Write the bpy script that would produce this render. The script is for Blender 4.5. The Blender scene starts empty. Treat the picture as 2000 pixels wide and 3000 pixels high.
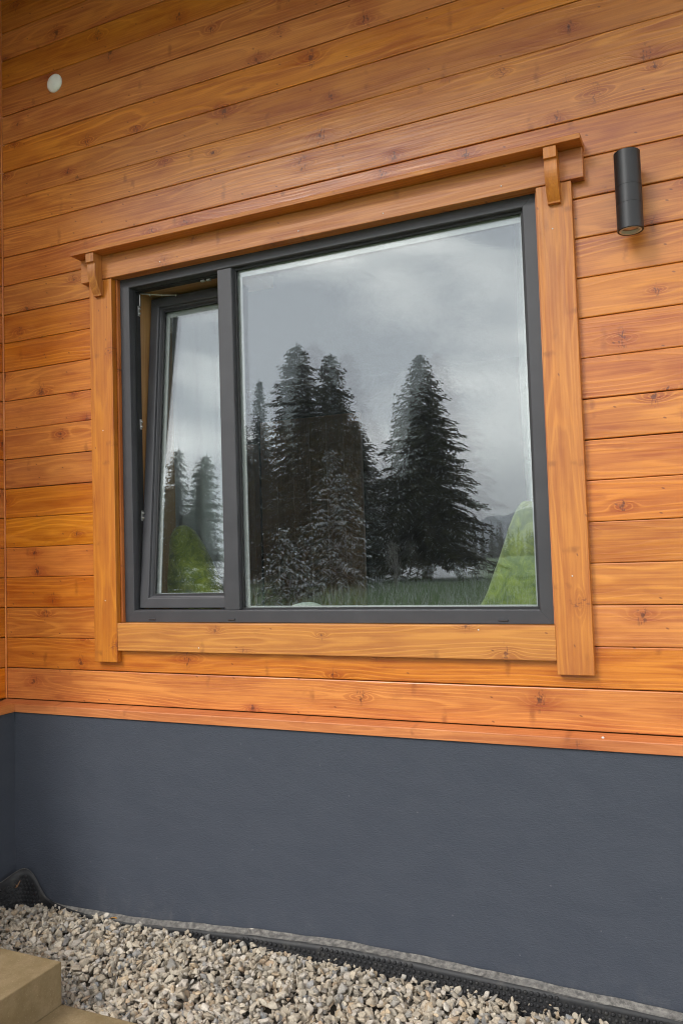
import bpy, bmesh, math, random
import numpy as np
from mathutils import Vector, Matrix
R = math.radians
S = bpy.context.scene
C = S.collection

# ------------------------------------------------------------------ camera, sky, sun, exposure
cam_d = bpy.data.cameras.new('camera'); cam = bpy.data.objects.new('camera', cam_d); C.objects.link(cam)
yaw, pit, rol = .4253, .0547, -.0316
f_ = Vector((-math.sin(yaw)*math.cos(pit), math.cos(yaw)*math.cos(pit), math.sin(pit)))
r_ = Vector((math.cos(yaw), math.sin(yaw), 0)); u_ = r_.cross(f_)
r2 = math.cos(rol)*r_+math.sin(rol)*u_; u2 = -math.sin(rol)*r_+math.cos(rol)*u_
m = Matrix((r2, u2, -f_)).transposed().to_4x4(); m.translation = (3.0501, -2.8654, 1.5094)
cam.matrix_world = m
cam_d.sensor_fit = 'HORIZONTAL'; cam_d.sensor_width = 36; cam_d.lens = 18*2.3929
cam_d.clip_start = .05; cam_d.clip_end = 5000
S.camera = cam
S.view_settings.view_transform = 'Standard'; S.view_settings.look = 'None'
S.view_settings.gamma = 1; S.view_settings.exposure = 0.34
S.cycles.use_denoising = True; S.cycles.filter_width = 1.05
S.cycles.transparent_max_bounces = 24; S.cycles.max_bounces = 10; S.cycles.diffuse_bounces = 4; S.cycles.glossy_bounces = 4
S.cycles.sample_clamp_indirect = 6

SUN_EL, SUN_AZ = 37, -27      # azimuth: degrees right of straight out from the wall
w = bpy.data.worlds.new('World'); S.world = w; w.use_nodes = True
nt = w.node_tree; nt.nodes.clear()
wo = nt.nodes.new('ShaderNodeOutputWorld'); bg = nt.nodes.new('ShaderNodeBackground'); bg.inputs[1].default_value = .10
nt.links.new(bg.outputs[0], wo.inputs[0])
sky = nt.nodes.new('ShaderNodeTexSky'); sky.sky_type = 'NISHITA'; sky.sun_disc = False
sky.sun_elevation = R(SUN_EL); sky.sun_rotation = R(180-SUN_AZ)
tc = nt.nodes.new('ShaderNodeTexCoord'); mp = nt.nodes.new('ShaderNodeMapping'); mp.inputs['Scale'].default_value = (1, 1, 2.6)
mp.inputs['Location'].default_value = (.35, .2, .15)
nt.links.new(tc.outputs['Generated'], mp.inputs[0])
nz = nt.nodes.new('ShaderNodeTexNoise'); nz.inputs['Scale'].default_value = 3.1; nz.inputs['Detail'].default_value = 6; nz.inputs['Roughness'].default_value = .48
nz.inputs['Distortion'].default_value = .4
nt.links.new(mp.outputs[0], nz.inputs['Vector'])
cr = nt.nodes.new('ShaderNodeValToRGB'); e = cr.color_ramp.elements
e[0].position = .41; e[0].color = (.43, .45, .485, 1); e[1].position = .60; e[1].color = (1.0, .995, .975, 1)
nt.links.new(nz.outputs[0], cr.inputs[0])
sc_ = nt.nodes.new('ShaderNodeVectorMath'); sc_.operation = 'SCALE'; sc_.inputs['Scale'].default_value = 31
sx = nt.nodes.new('ShaderNodeSeparateXYZ'); nt.links.new(tc.outputs['Generated'], sx.inputs[0])
el = nt.nodes.new('ShaderNodeMapRange'); el.interpolation_type = 'SMOOTHSTEP'; nt.links.new(sx.outputs[2], el.inputs[0])
for i_, v_ in ((1, .08), (2, .42), (3, 34), (4, 27)): el.inputs[i_].default_value = v_
hz_ = nt.nodes.new('ShaderNodeMapRange'); hz_.interpolation_type = 'SMOOTHSTEP'; nt.links.new(sx.outputs[2], hz_.inputs[0])
for i_, v_ in ((1, .02), (2, .15), (3, .62), (4, 1.)): hz_.inputs[i_].default_value = v_
mu = nt.nodes.new('ShaderNodeMath'); mu.operation = 'MULTIPLY'; nt.links.new(el.outputs[0], mu.inputs[0]); nt.links.new(hz_.outputs[0], mu.inputs[1])
nt.links.new(mu.outputs[0], sc_.inputs['Scale'])
nt.links.new(cr.outputs[0], sc_.inputs[0])
mx = nt.nodes.new('ShaderNodeMix'); mx.data_type = 'RGBA'; mx.inputs[0].default_value = .94
nt.links.new(sky.outputs[0], mx.inputs[6]); nt.links.new(sc_.outputs[0], mx.inputs[7]); nt.links.new(mx.outputs[2], bg.inputs[0])

sd = bpy.data.lights.new('sun', 'SUN'); sd.energy = 2.3; sd.angle = R(20); sd.color = (1, .985, .955)
sun = bpy.data.objects.new('sun', sd); C.objects.link(sun)
sdir = Vector((math.sin(R(SUN_AZ))*math.cos(R(SUN_EL)), -math.cos(R(SUN_AZ))*math.cos(R(SUN_EL)), math.sin(R(SUN_EL))))
sun.rotation_euler = sdir.to_track_quat('Z', 'Y').to_euler(); sun.location = (6, -8, 12)

rng = np.random.default_rng(7); rd = random.Random(11)

# ------------------------------------------------------------------ tagging and mesh helpers
def tag(o, label=None, cat=None, group=None, kind=None):
    for k, v in (('label', label), ('category', cat), ('group', group), ('kind', kind)):
        if v: o[k] = v
    return o
def empty(name, loc, label=None, cat=None, group=None):
    o = bpy.data.objects.new(name, None); o.location = loc; o.empty_display_size = .1; C.objects.link(o)
    bpy.context.view_layer.update()
    return tag(o, label, cat, group)
def link(name, me, mat=None, parent=None):
    for mm in (mat if isinstance(mat, (list, tuple)) else [mat]):
        if mm: me.materials.append(mm)
    o = bpy.data.objects.new(name, me); C.objects.link(o)
    if parent:
        o.parent = parent
        bpy.context.view_layer.update()
        o.matrix_parent_inverse = parent.matrix_world.inverted()
    return o

class MB:
    """collects vertices and faces (with wood-grain coordinates) for ONE mesh object"""
    def __init__(s): s.v = []; s.f = []; s.g = []; s.sd = []; s.mi = []; s.sm = []
    def add(s, vs, fs, grain=None, seed=0., mi=0, smooth=False):
        n = len(s.v); s.v += [tuple(p) for p in vs]
        s.g += grain if grain else [tuple(p) for p in vs]
        s.sd += [seed]*len(vs)
        s.f += [tuple(i+n for i in f) for f in fs]; s.mi += [mi]*len(fs); s.sm += [smooth]*len(fs)
    def bmesh(s, b, grain_axis=None, c=(0, 0, 0), seed=0., mi=0, smooth=False):
        b.verts.ensure_lookup_table(); b.verts.index_update()
        vs = [v.co.copy() for v in b.verts]; fs = [[v.index for v in f.verts] for f in b.faces]
        g = None
        if grain_axis == 'x': g = [(p.x, p.z-c[2], p.y-c[1]) for p in vs]
        if grain_axis == 'z': g = [(p.z, p.x-c[0], p.y-c[1]) for p in vs]
        if grain_axis == 'y': g = [(p.y, p.x-c[0], p.z-c[2]) for p in vs]
        s.add(vs, fs, g, seed, mi, smooth); b.free()
    def box(s, x0, x1, y0, y1, z0, z1, bev=.0, ax='x', seed=None, mi=0, M=None, seg=2):
        b = bmesh.new(); bmesh.ops.create_cube(b, size=1)
        c = ((x0+x1)/2, (y0+y1)/2, (z0+z1)/2)
        for v in b.verts: v.co = Vector((c[0]+v.co.x*(x1-x0), c[1]+v.co.y*(y1-y0), c[2]+v.co.z*(z1-z0)))
        if bev: bmesh.ops.bevel(b, geom=b.edges[:], offset=bev, segments=seg, affect='EDGES', profile=.5)
        if M is not None: b.transform(M)
        s.bmesh(b, ax, c, rd.uniform(0, 100) if seed is None else seed, mi)
    def prism(s, pts, a0, a1, axis='x', bev=0, ax='z', seed=None, mi=0):
        """extrude polygon pts (in the other two axes, in xyz order) from a0 to a1"""
        b = bmesh.new()
        def P(p, a): return {'x': (a, p[0], p[1]), 'y': (p[0], a, p[1]), 'z': (p[0], p[1], a)}[axis]
        l0 = [b.verts.new(P(p, a0)) for p in pts]; l1 = [b.verts.new(P(p, a1)) for p in pts]
        b.faces.new(l0); b.faces.new(l1[::-1]); n = len(pts)
        for i in range(n): b.faces.new((l0[i], l1[i], l1[(i+1) % n], l0[(i+1) % n]))
        bmesh.ops.recalc_face_normals(b, faces=b.faces[:])
        if bev: bmesh.ops.bevel(b, geom=b.edges[:], offset=bev, segments=1, affect='EDGES')
        c = np.mean([P(p, (a0+a1)/2) for p in pts], axis=0)
        s.bmesh(b, ax, c, rd.uniform(0, 100) if seed is None else seed, mi)
    def lathe_split(s, prof, *a, **k):
        for i in range(len(prof)-1): s.lathe(prof[i:i+2], *a, **k)      # sharp between rings, smooth round them
    def lathe(s, prof, origin, axis=(0, 0, 1), n=40, mi=0, smooth=True):
        """revolve (radius, height) pairs round an axis"""
        q = Vector((0, 0, 1)).rotation_difference(Vector(axis)); o = Vector(origin)
        vs, fs = [], []
        for r, h in prof:
            for i in range(n):
                t = 2*math.pi*i/n; vs.append(o+q @ Vector((r*math.cos(t), r*math.sin(t), h)))
        for j in range(len(prof)-1):
            for i in range(n):
                i2 = (i+1) % n; fs.append((j*n+i, j*n+i2, (j+1)*n+i2, (j+1)*n+i))
        s.add(vs, fs, mi=mi, smooth=smooth)
    def tube(s, pts, rad, n=6, mi=0):
        pts = [Vector(p) for p in pts]; rad = rad if isinstance(rad, (list, tuple)) else [rad]*len(pts)
        vs, fs = [], []
        for j, p in enumerate(pts):
            d = (pts[min(j+1, len(pts)-1)]-pts[max(j-1, 0)]).normalized()
            a = d.cross(Vector((.3, .2, 1) if abs(d.z) < .95 else (1, .2, 0))).normalized(); b = d.cross(a)
            for i in range(n):
                t = 2*math.pi*i/n; vs.append(p+(a*math.cos(t)+b*math.sin(t))*rad[j])
        for j in range(len(pts)-1):
            for i in range(n): fs.append((j*n+i, j*n+(i+1) % n, (j+1)*n+(i+1) % n, (j+1)*n+i))
        fs.append(tuple(range(n))[::-1]); fs.append(tuple((len(pts)-1)*n+i for i in range(n)))
        s.add(vs, fs, mi=mi, smooth=True)
    def build(s, name, mat=None, parent=None):
        me = bpy.data.meshes.new(name); me.from_pydata(s.v, [], s.f)
        a = me.attributes.new('grain', 'FLOAT_VECTOR', 'POINT'); a.data.foreach_set('vector', np.array(s.g, dtype=np.float32).ravel())
        a = me.attributes.new('seed', 'FLOAT', 'POINT'); a.data.foreach_set('value', np.array(s.sd, dtype=np.float32))
        me.polygons.foreach_set('material_index', np.array(s.mi, dtype=np.int32))
        me.polygons.foreach_set('use_smooth', np.array(s.sm, dtype=bool))
        me.update()
        return link(name, me, mat, parent)
def np_mesh(name, V, F, smooth=False, mi=None, colors=None):
    me = bpy.data.meshes.new(name); V = np.asarray(V, np.float32); F = np.asarray(F, np.int32); k = F.shape[1]
    me.vertices.add(len(V)); me.vertices.foreach_set('co', V.ravel())
    me.loops.add(F.size); me.loops.foreach_set('vertex_index', F.ravel())
    me.polygons.add(len(F)); me.polygons.foreach_set('loop_start', np.arange(0, F.size, k, dtype=np.int32))
    me.polygons.foreach_set('use_smooth', np.full(len(F), smooth))
    if mi is not None: me.polygons.foreach_set('material_index', np.asarray(mi, np.int32))
    if colors is not None:
        a = me.color_attributes.new('tint', 'FLOAT_COLOR', 'POINT'); a.data.foreach_set('color', np.c_[colors, np.ones(len(colors))].astype(np.float32).ravel())
    me.update(calc_edges=True); me.validate()
    return me

# ------------------------------------------------------------------ materials
class NB:
    def __init__(s, name):
        s.mat = bpy.data.materials.new(name); s.mat.use_nodes = True; s.t = s.mat.node_tree; s.t.nodes.clear()
        s.out = s.n('ShaderNodeOutputMaterial')
    def n(s, ty, **kw):
        x = s.t.nodes.new(ty)
        for k, v in kw.items(): setattr(x, k, v)
        return x
    def put(s, sock, v):
        if hasattr(v, 'default_value') and hasattr(v, 'links'): s.t.links.new(v, sock)
        else:
            if isinstance(v, tuple) and len(v) == 3 and sock.type == 'RGBA': v = v+(1,)
            sock.default_value = v
    def m(s, op, a, b=0., c=0., clamp=False):
        x = s.n('ShaderNodeMath', operation=op, use_clamp=clamp)
        for i, v in enumerate((a, b, c)): s.put(x.inputs[i], v)
        return x.outputs[0]
    def vec(s, x, y, z):
        c = s.n('ShaderNodeCombineXYZ')
        for i, v in enumerate((x, y, z)): s.put(c.inputs[i], v)
        return c.outputs[0]
    def sep(s, v):
        c = s.n('ShaderNodeSeparateXYZ'); s.put(c.inputs[0], v); return c.outputs
    def noise(s, v, scale=1., detail=2., rough=.5, dist=0.):
        x = s.n('ShaderNodeTexNoise')
        if v is not None: s.put(x.inputs['Vector'], v)
        for k, q in (('Scale', scale), ('Detail', detail), ('Roughness', rough), ('Distortion', dist)): s.put(x.inputs[k], q)
        return x.outputs[0]
    def mix(s, f, a, b):
        x = s.n('ShaderNodeMix', data_type='RGBA'); s.put(x.inputs[0], f); s.put(x.inputs[6], a); s.put(x.inputs[7], b); return x.outputs[2]
    def ramp(s, v, lo, hi, a=0., b=1., smooth=True):
        x = s.n('ShaderNodeMapRange', interpolation_type='SMOOTHSTEP' if smooth else 'LINEAR')
        for i, q in enumerate((v, lo, hi, a, b)): s.put(x.inputs[i], q)
        return x.outputs[0]
    def attr(s, name): return s.n('ShaderNodeAttribute', attribute_name=name).outputs
    def pos(s): return s.n('ShaderNodeNewGeometry').outputs['Position']
    def bump(s, h, st=.3, d=.002):
        x = s.n('ShaderNodeBump'); s.put(x.inputs['Height'], h); x.inputs['Strength'].default_value = st; x.inputs['Distance'].default_value = d; return x.outputs[0]
    def bsdf(s, col, rough=.5, spec=.5, metal=0., normal=None, **kw):
        x = s.n('ShaderNodeBsdfPrincipled'); s.put(x.inputs['Base Color'], col); s.put(x.inputs['Roughness'], rough)
        s.put(x.inputs['Specular IOR Level'], spec); s.put(x.inputs['Metallic'], metal)
        if normal is not None: s.put(x.inputs['Normal'], normal)
        for k, v in kw.items(): s.put(x.inputs[k], v)
        s.t.links.new(x.outputs[0], s.out.inputs[0]); return x
M = {}
def plain(name, col, rough=.5, spec=.5, metal=0., mott=0., scale=30., bump=0.):
    b = NB(name); c = col
    if mott:
        f = b.noise(b.pos(), scale, 4, .6); c = b.mix(b.ramp(f, .3, .7), tuple(v*(1-mott) for v in col), tuple(min(1, v*(1+mott)) for v in col))
    nrm = b.bump(b.noise(b.pos(), scale*6, 3, .6), bump, .002) if bump else None
    b.bsdf(c, rough, spec, metal, nrm); M[name] = b.mat; return b.mat

def wood(name, light, dark, knot, tint=.14, rough=.34, freq=105., knots=True, gap=.42):
    b = NB(name)
    U, V, Wd = b.sep(b.attr('grain')['Vector']); sd = b.attr('seed')['Fac']
    so = b.m('MULTIPLY', sd, 13.7)
    Uo = b.m('ADD', U, so)
    n1 = b.noise(b.vec(b.m('MULTIPLY', Uo, .75), so, 0.), 1, 1.5)
    n2 = b.noise(b.vec(b.m('MULTIPLY', Uo, 1.1), b.m('ADD', so, 55.), 3.), 1, 2)
    zc = b.m('MULTIPLY', b.m('SUBTRACT', n1, .5), .18)
    rb0 = b.n('ShaderNodeTexWhiteNoise', noise_dimensions='1D'); b.put(rb0.inputs['W'], b.m('ADD', sd, 5.5))
    d = b.m('MULTIPLY_ADD', n2, .07, b.m('MULTIPLY', rb0.outputs['Value'], .11))
    wob = b.m('MULTIPLY', b.m('SUBTRACT', b.noise(b.vec(b.m('MULTIPLY', Uo, 3.2), b.m('MULTIPLY', V, 22.), so), 1, 2), .5), .009)
    vv = b.m('ADD', b.m('SUBTRACT', V, zc), wob)
    dd = b.m('ADD', d, b.m('MULTIPLY', Wd, .6))
    r = b.m('SQRT', b.m('ADD', b.m('MULTIPLY', vv, vv), b.m('MULTIPLY', dd, dd)))
    kn = None
    def vor(sx, sy, off):
        """one random spot per cell along the board: offsets (metres) from its centre, and its random numbers"""
        v = b.n('ShaderNodeTexVoronoi', voronoi_dimensions='2D'); v.inputs['Scale'].default_value = 1; v.inputs['Randomness'].default_value = .95
        cu = b.m('MULTIPLY', Uo, sx); cv = b.m('MULTIPLY_ADD', V, sy, b.m('MULTIPLY', sd, off))
        b.put(v.inputs['Vector'], b.vec(cu, cv, 0.)); px, py, _ = b.sep(v.outputs['Position'])
        return b.m('DIVIDE', b.m('SUBTRACT', cu, px), sx), b.m('DIVIDE', b.m('SUBTRACT', cv, py), sy), b.sep(v.outputs['Color'])
    def ell(du, dv, ru, rv):
        x, y = b.m('DIVIDE', du, ru), b.m('DIVIDE', dv, rv); return b.m('SQRT', b.m('ADD', b.m('MULTIPLY', x, x), b.m('MULTIPLY', y, y)))
    if knots:
        du, dv, kc = vor(1/gap, 7., 7.31); act = b.m('GREATER_THAN', kc[0], .22); size = b.m('MULTIPLY_ADD', kc[1], .8, .6)
        du = b.m('DIVIDE', du, size); dv = b.m('DIVIDE', dv, size)
        wv = b.m('MULTIPLY', b.m('SUBTRACT', b.noise(b.vec(b.m('MULTIPLY', Uo, 70.), b.m('MULTIPLY', V, 60.), so), 1, 2), .5), .02)
        duw = b.m('ADD', du, wv)
        e0 = ell(du, dv, .040, .015); infl = b.m('MULTIPLY', b.m('EXPONENT', b.m('MULTIPLY', b.m('MULTIPLY', e0, e0), -1.)), act)
        sgn = b.m('SIGN', b.m('SUBTRACT', kc[2], .4))
        r = b.m('ADD', r, b.m('MULTIPLY', b.m('MULTIPLY', infl, sgn), .026))
        fl = b.ramp(b.noise(b.vec(b.m('MULTIPLY', Uo, 125.), b.m('MULTIPLY', V, 62.), so), 1, 2, .55), .50, .63)
        e1 = ell(duw, dv, .016, .034)
        fleck = b.m('MULTIPLY', b.m('MULTIPLY', fl, b.ramp(e1, 1.25, .35)), act)
        core = b.m('MULTIPLY', b.ramp(ell(duw, dv, .0065, .0085), 1.2, .5), b.m('MULTIPLY', act, b.m('GREATER_THAN', kc[2], .55)))
        halo = b.m('MULTIPLY', b.ramp(ell(duw, dv, .060, .036), 1.3, .1), act)
        pu, pv, pc = vor(6.5, 14., 3.17); act2 = b.m('GREATER_THAN', pc[0], .72)
        pin = b.m('MULTIPLY', b.ramp(ell(b.m('ADD', pu, b.m('MULTIPLY', pv, .8)), pv, .0052, .0034), 1.3, .4), act2)
        bu, bv, bc = vor(2.3, 8., 5.77)
        bar = b.m('MULTIPLY', b.m('MULTIPLY', b.ramp(ell(b.m('ADD', bu, b.m('MULTIPLY', wv, .8)), bv, .014, .05), 1.2, .2), b.m('GREATER_THAN', bc[0], .5)), b.ramp(b.noise(b.vec(b.m('MULTIPLY', Uo, 20.), b.m('MULTIPLY', V, 30.), so), 1, 2), .36, .62))
    jit = b.m('MULTIPLY', b.noise(b.vec(b.m('MULTIPLY', Uo, 1.2), b.m('MULTIPLY', V, 34.), b.m('ADD', so, 8.)), 1, 2), .9)
    ph = b.m('MULTIPLY_ADD', r, freq, jit)
    fr = b.m('FRACT', ph)
    ring = b.m('MULTIPLY', b.ramp(fr, .0, .16), b.ramp(fr, .52, .18))
    fib = b.noise(b.vec(b.m('MULTIPLY', Uo, 3.), b.m('MULTIPLY', V, 240.), b.m('MULTIPLY', Wd, 300.)), 1, 2)
    fib2 = b.noise(b.vec(b.m('MULTIPLY', Uo, 2.2), b.m('MULTIPLY', V, 95.), b.m('MULTIPLY', Wd, 95.)), 1, 2)
    mot = b.noise(b.vec(b.m('MULTIPLY', Uo, 3.2), b.m('MULTIPLY', V, 16.), so), 1, 4, .6)
    amp = b.ramp(b.noise(b.vec(b.m('MULTIPLY', Uo, 1.3), b.m('MULTIPLY', V, 6.), b.m('ADD', so, 21.)), 1, 1), .34, .66, .12, .60)
    t = b.m('MULTIPLY_ADD', ring, b.m('MULTIPLY', amp, -1.), .30)
    t = b.m('ADD', t, b.m('MULTIPLY', b.m('SUBTRACT', fib, .5), .8))
    t = b.m('ADD', t, b.m('MULTIPLY', b.m('SUBTRACT', fib2, .5), .95))
    t = b.m('ADD', t, b.ramp(mot, .34, .74, -.12, .42))
    if knots: t = b.m('ADD', t, b.m('MULTIPLY', halo, .42))
    t = b.m('MAXIMUM', b.m('MINIMUM', t, 1.15), -.22)
    x = b.n('ShaderNodeMix', data_type='RGBA', clamp_factor=False); b.put(x.inputs[0], t); b.put(x.inputs[6], light); b.put(x.inputs[7], dark); col = x.outputs[2]
    if knots:
        blot = b.m('MULTIPLY', b.ramp(b.noise(b.vec(b.m('MULTIPLY', Uo, 5.), b.m('MULTIPLY', V, 15.), b.m('ADD', so, 40.)), 1, 4, .65), .58, .78), .4)
        col = b.mix(blot, col, tuple(a*.7 for a in dark))
        col = b.mix(b.m('MULTIPLY', bar, .5), col, tuple(a*.6 for a in dark))
        kd = tuple(k*1.25 for k in knot)
        col = b.mix(b.m('MULTIPLY', fleck, .8), col, kd); col = b.mix(b.m('MULTIPLY', core, .8), col, kd); col = b.mix(b.m('MULTIPLY', pin, .72), col, kd)
    hs = b.n('ShaderNodeHueSaturation')
    rn = b.n('ShaderNodeTexWhiteNoise', noise_dimensions='1D'); b.put(rn.inputs['W'], sd)
    rr, rg, rb = b.sep(rn.outputs['Color'])
    b.put(hs.inputs['Hue'], b.m('MULTIPLY_ADD', rr, .008, .496)); b.put(hs.inputs['Saturation'], b.m('MULTIPLY_ADD', rg, .10, .95)); b.put(hs.inputs['Value'], b.m('MULTIPLY_ADD', rb, tint*2, 1-tint))
    b.put(hs.inputs['Color'], col)
    h = b.m('MULTIPLY_ADD', ring, .7, b.m('MULTIPLY', fib, .5))
    b.bsdf(hs.outputs[0], b.ramp(fib, .3, .7, rough-.06, rough+.08), .58, normal=b.bump(h, .35, .0008))
    M[name] = b.mat; return b.mat

wood('clad_wood', (.575, .198, .030), (.315, .063, .007), (.085, .022, .009), tint=.10)
wood('trim_wood', (.52, .190, .026), (.33, .088, .010), (.13, .036, .012), tint=.04, freq=90, gap=.50, rough=.48)
wood('base_wood', (.54, .185, .045), (.34, .088, .016), (.14, .04, .014), tint=.06, gap=.8, rough=.5)
wood('indoor_wood', (.24, .11, .036), (.17, .072, .021), (.1, .04, .015), knots=False)
wood('oak_foil', (.40, .22, .075), (.28, .135, .04), (.1, .04, .015), knots=False, freq=160)
plain('groove_dark', (.16, .052, .014), .8, .2)

# dark render of the plinth
b = NB('dark_render'); p = b.pos()
g1 = b.noise(p, 330, 3, .65); X_, Y_, Z_ = b.sep(p)
g2 = b.noise(b.vec(b.m('ADD', X_, b.m('MULTIPLY', Z_, .7)), Y_, b.m('MULTIPLY', Z_, 2.2)), 5.5, 5, .62, .8)
g3 = b.noise(p, 70, 4, .6)
vs_ = b.n('ShaderNodeTexVoronoi'); b.put(vs_.inputs['Vector'], p); vs_.inputs['Scale'].default_value = 26
spk = b.m('MULTIPLY', b.ramp(vs_.outputs['Distance'], .085, .04), b.m('GREATER_THAN', b.sep(vs_.outputs['Color'])[0], .9))
sm_ = b.noise(b.vec(b.m('MULTIPLY', X_, 5.), Y_, b.m('MULTIPLY', Z_, 16.)), 1, 5, .7)
c = b.mix(b.ramp(g2, .3, .7), (.046, .053, .069), (.052, .059, .075))
c = b.mix(b.m('MULTIPLY', b.ramp(g3, .35, .7), .22), c, (.05, .056, .07))
c = b.mix(b.m('MULTIPLY', b.ramp(sm_, .68, .80), .12), c, (.17, .17, .17))
c = b.mix(b.m('MULTIPLY', spk, .22), c, (.36, .36, .36))
dst = b.m('MULTIPLY', b.ramp(b.m('ADD', Z_, b.m('MULTIPLY', b.noise(p, 6., 4, .7), .22)), .30, .08), b.ramp(b.noise(b.vec(b.m('MULTIPLY', X_, 14.), Y_, b.m('MULTIPLY', Z_, 9.)), 1, 5, .75), .42, .75))
c = b.mix(b.m('MULTIPLY', dst, .28), c, (.17, .165, .155))
scr = b.m('MULTIPLY', b.ramp(b.noise(b.vec(b.m('MULTIPLY', X_, 2.3), 0., b.m('ADD', b.m('MULTIPLY', Z_, 3.), b.m('MULTIPLY', X_, .6))), 1, 6, .8), .57, .72), .16)
c = b.mix(scr, c, (.085, .09, .10))
b.bsdf(c, .78, .3, normal=b.bump(b.m('ADD', b.m('ADD', g1, b.m('MULTIPLY', g3, 1.2)), b.m('MULTIPLY', b.noise(b.vec(b.m('MULTIPLY', X_, 60.), Y_, b.m('MULTIPLY', Z_, 260.)), 1, 3), 1.0)), .55, .0025)); M['dark_render'] = b.mat

b = NB('anthracite'); g = b.noise(b.pos(), 900, 2)
b.bsdf(b.mix(b.ramp(b.noise(b.pos(), 9, 3), .35, .7), (.038, .0375, .043), (.045, .0445, .050)), .46, .5, normal=b.bump(g, .12, .0006)); M['anthracite'] = b.mat
plain('gasket', (.012, .012, .013), .55)
plain('steel', (.55, .55, .53), .3, .5, 1.)
b = NB('lamp_black'); b.bsdf((.0095, .0095, .0105), .42, .5, normal=b.bump(b.noise(b.pos(), 1400, 2), .15, .0004)); M['lamp_black'] = b.mat
plain('aluminium', (.60, .54, .50), .4, .5, .0)
plain('lamp_lens', (.62, .40, .27), .25, .6)
plain('white_plastic', (.84, .86, .87), .42, .5, mott=.05, scale=20)
plain('plaster', (.62, .60, .57), .85); plain('spacer_grey', (.38, .39, .395), .6)
b = NB('green_cloth'); g = b.noise(b.pos(), 14, 6, .72, 1.2)
b.bsdf(b.mix(b.ramp(g, .32, .68), (.105, .14, .012), (.30, .335, .035)), .9, .2, normal=b.bump(b.noise(b.pos(), 260, 3), .4, .002), **{'Sheen Weight': .4}); M['green_cloth'] = b.mat
plain('white_cloth', (.8, .81, .78), .9, .2, bump=.3)

# curtain voile: part of the light passes
b = NB('voile'); df = b.n('ShaderNodeBsdfDiffuse'); tl = b.n('ShaderNodeBsdfTranslucent'); tp = b.n('ShaderNodeBsdfTransparent')
for x in (df, tl): x.inputs[0].default_value = (.86, .88, .9, 1)
a1 = b.n('ShaderNodeMixShader'); a1.inputs[0].default_value = .45; b.t.links.new(df.outputs[0], a1.inputs[1]); b.t.links.new(tl.outputs[0], a1.inputs[2])
a2 = b.n('ShaderNodeMixShader'); a2.inputs[0].default_value = .28; b.t.links.new(a1.outputs[0], a2.inputs[1]); b.t.links.new(tp.outputs[0], a2.inputs[2])
b.t.links.new(a2.outputs[0], b.out.inputs[0]); M['voile'] = b.mat

def glass(name, f0, tint):
    b = NB(name); tp = b.n('ShaderNodeBsdfTransparent'); tp.inputs[0].default_value = tint+(1,)
    gl = b.n('ShaderNodeBsdfGlossy'); gl.inputs['Roughness'].default_value = 0; gl.inputs[0].default_value = (.96, .985, 1, 1)
    lw = b.n('ShaderNodeLayerWeight'); fac = b.m('MULTIPLY_ADD', b.m('POWER', lw.outputs['Facing'], 5.), 1-f0, f0)
    x = b.n('ShaderNodeMixShader'); b.put(x.inputs[0], fac); b.t.links.new(tp.outputs[0], x.inputs[1]); b.t.links.new(gl.outputs[0], x.inputs[2])
    b.t.links.new(x.outputs[0], b.out.inputs[0]); M[name] = b.mat
glass('glass_outer', .112, (.97, .985, .975)); glass('glass_inner', .046, (.95, .98, .965))

# gravel: tint per stone
b = NB('gravel'); tn = b.attr('tint')['Color']; g = b.noise(b.pos(), 160, 4, .65); g2 = b.noise(b.pos(), 45, 3, .6)
c = b.mix(b.m('MULTIPLY', b.ramp(g, .3, .7), .45), tn, (.16, .145, .125)); c = b.mix(b.m('MULTIPLY', b.ramp(g2, .52, .72), .35), c, (.55, .49, .40))
b.bsdf(c, .85, .25, normal=b.bump(g, .5, .002)); M['gravel'] = b.mat
plain('gravel_bed', (.12, .105, .085), .95, .1, mott=.4, scale=40)
b = NB('sandstone'); p = b.pos(); g = b.noise(p, 500, 3, .7); g2 = b.noise(p, 11, 5, .65); g4 = b.noise(p, 90, 3, .6)
c = b.mix(b.ramp(g2, .3, .72), (.185, .135, .065), (.265, .20, .11)); c = b.mix(b.m('MULTIPLY', b.ramp(g, .4, .7), .35), c, (.18, .13, .065)); c = b.mix(b.m('MULTIPLY', b.ramp(g4, .5, .7), .38), c, (.16, .11, .055)); c = b.mix(b.m('MULTIPLY', b.ramp(b.noise(p, 230, 2), .62, .72), .4), c, (.45, .37, .25)); c = b.mix(b.m('MULTIPLY', b.ramp(b.noise(p, 4.5, 5, .7), .5, .7), .35), c, (.17, .125, .07))
b.bsdf(c, .85, .25, normal=b.bump(g, .4, .0015)); M['sandstone'] = b.mat
b = NB('membrane_black'); g = b.noise(b.pos(), 24, 4, .6)
b.bsdf(b.mix(b.ramp(g, .5, .75), (.011, .011, .012), (.035, .033, .03)), .52, .35); M['membrane_black'] = b.mat
b = NB('strip_dusty'); p = b.pos(); X_, Y_, Z_ = b.sep(p); g = b.noise(p, 55, 5, .7); g2 = b.noise(b.vec(b.m('MULTIPLY', X_, 6.), b.m('MULTIPLY', Y_, 40.), 0.), 1, 4, .6)
c = b.mix(b.ramp(g, .32, .72), (.065, .062, .058), (.25, .235, .21)); c = b.mix(b.m('MULTIPLY', b.ramp(g2, .45, .7), .6), c, (.10, .098, .095))
v = b.n('ShaderNodeTexVoronoi'); b.put(v.inputs['Vector'], p); v.inputs['Scale'].default_value = 14
c = b.mix(b.m('MULTIPLY', b.ramp(v.outputs['Distance'], .22, .14), b.m('GREATER_THAN', b.sep(v.outputs['Color'])[0], .72)), c, (.55, .5, .42))
b.bsdf(c, .6, .4, normal=b.bump(g, .4, .002)); M['strip_dusty'] = b.mat
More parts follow.
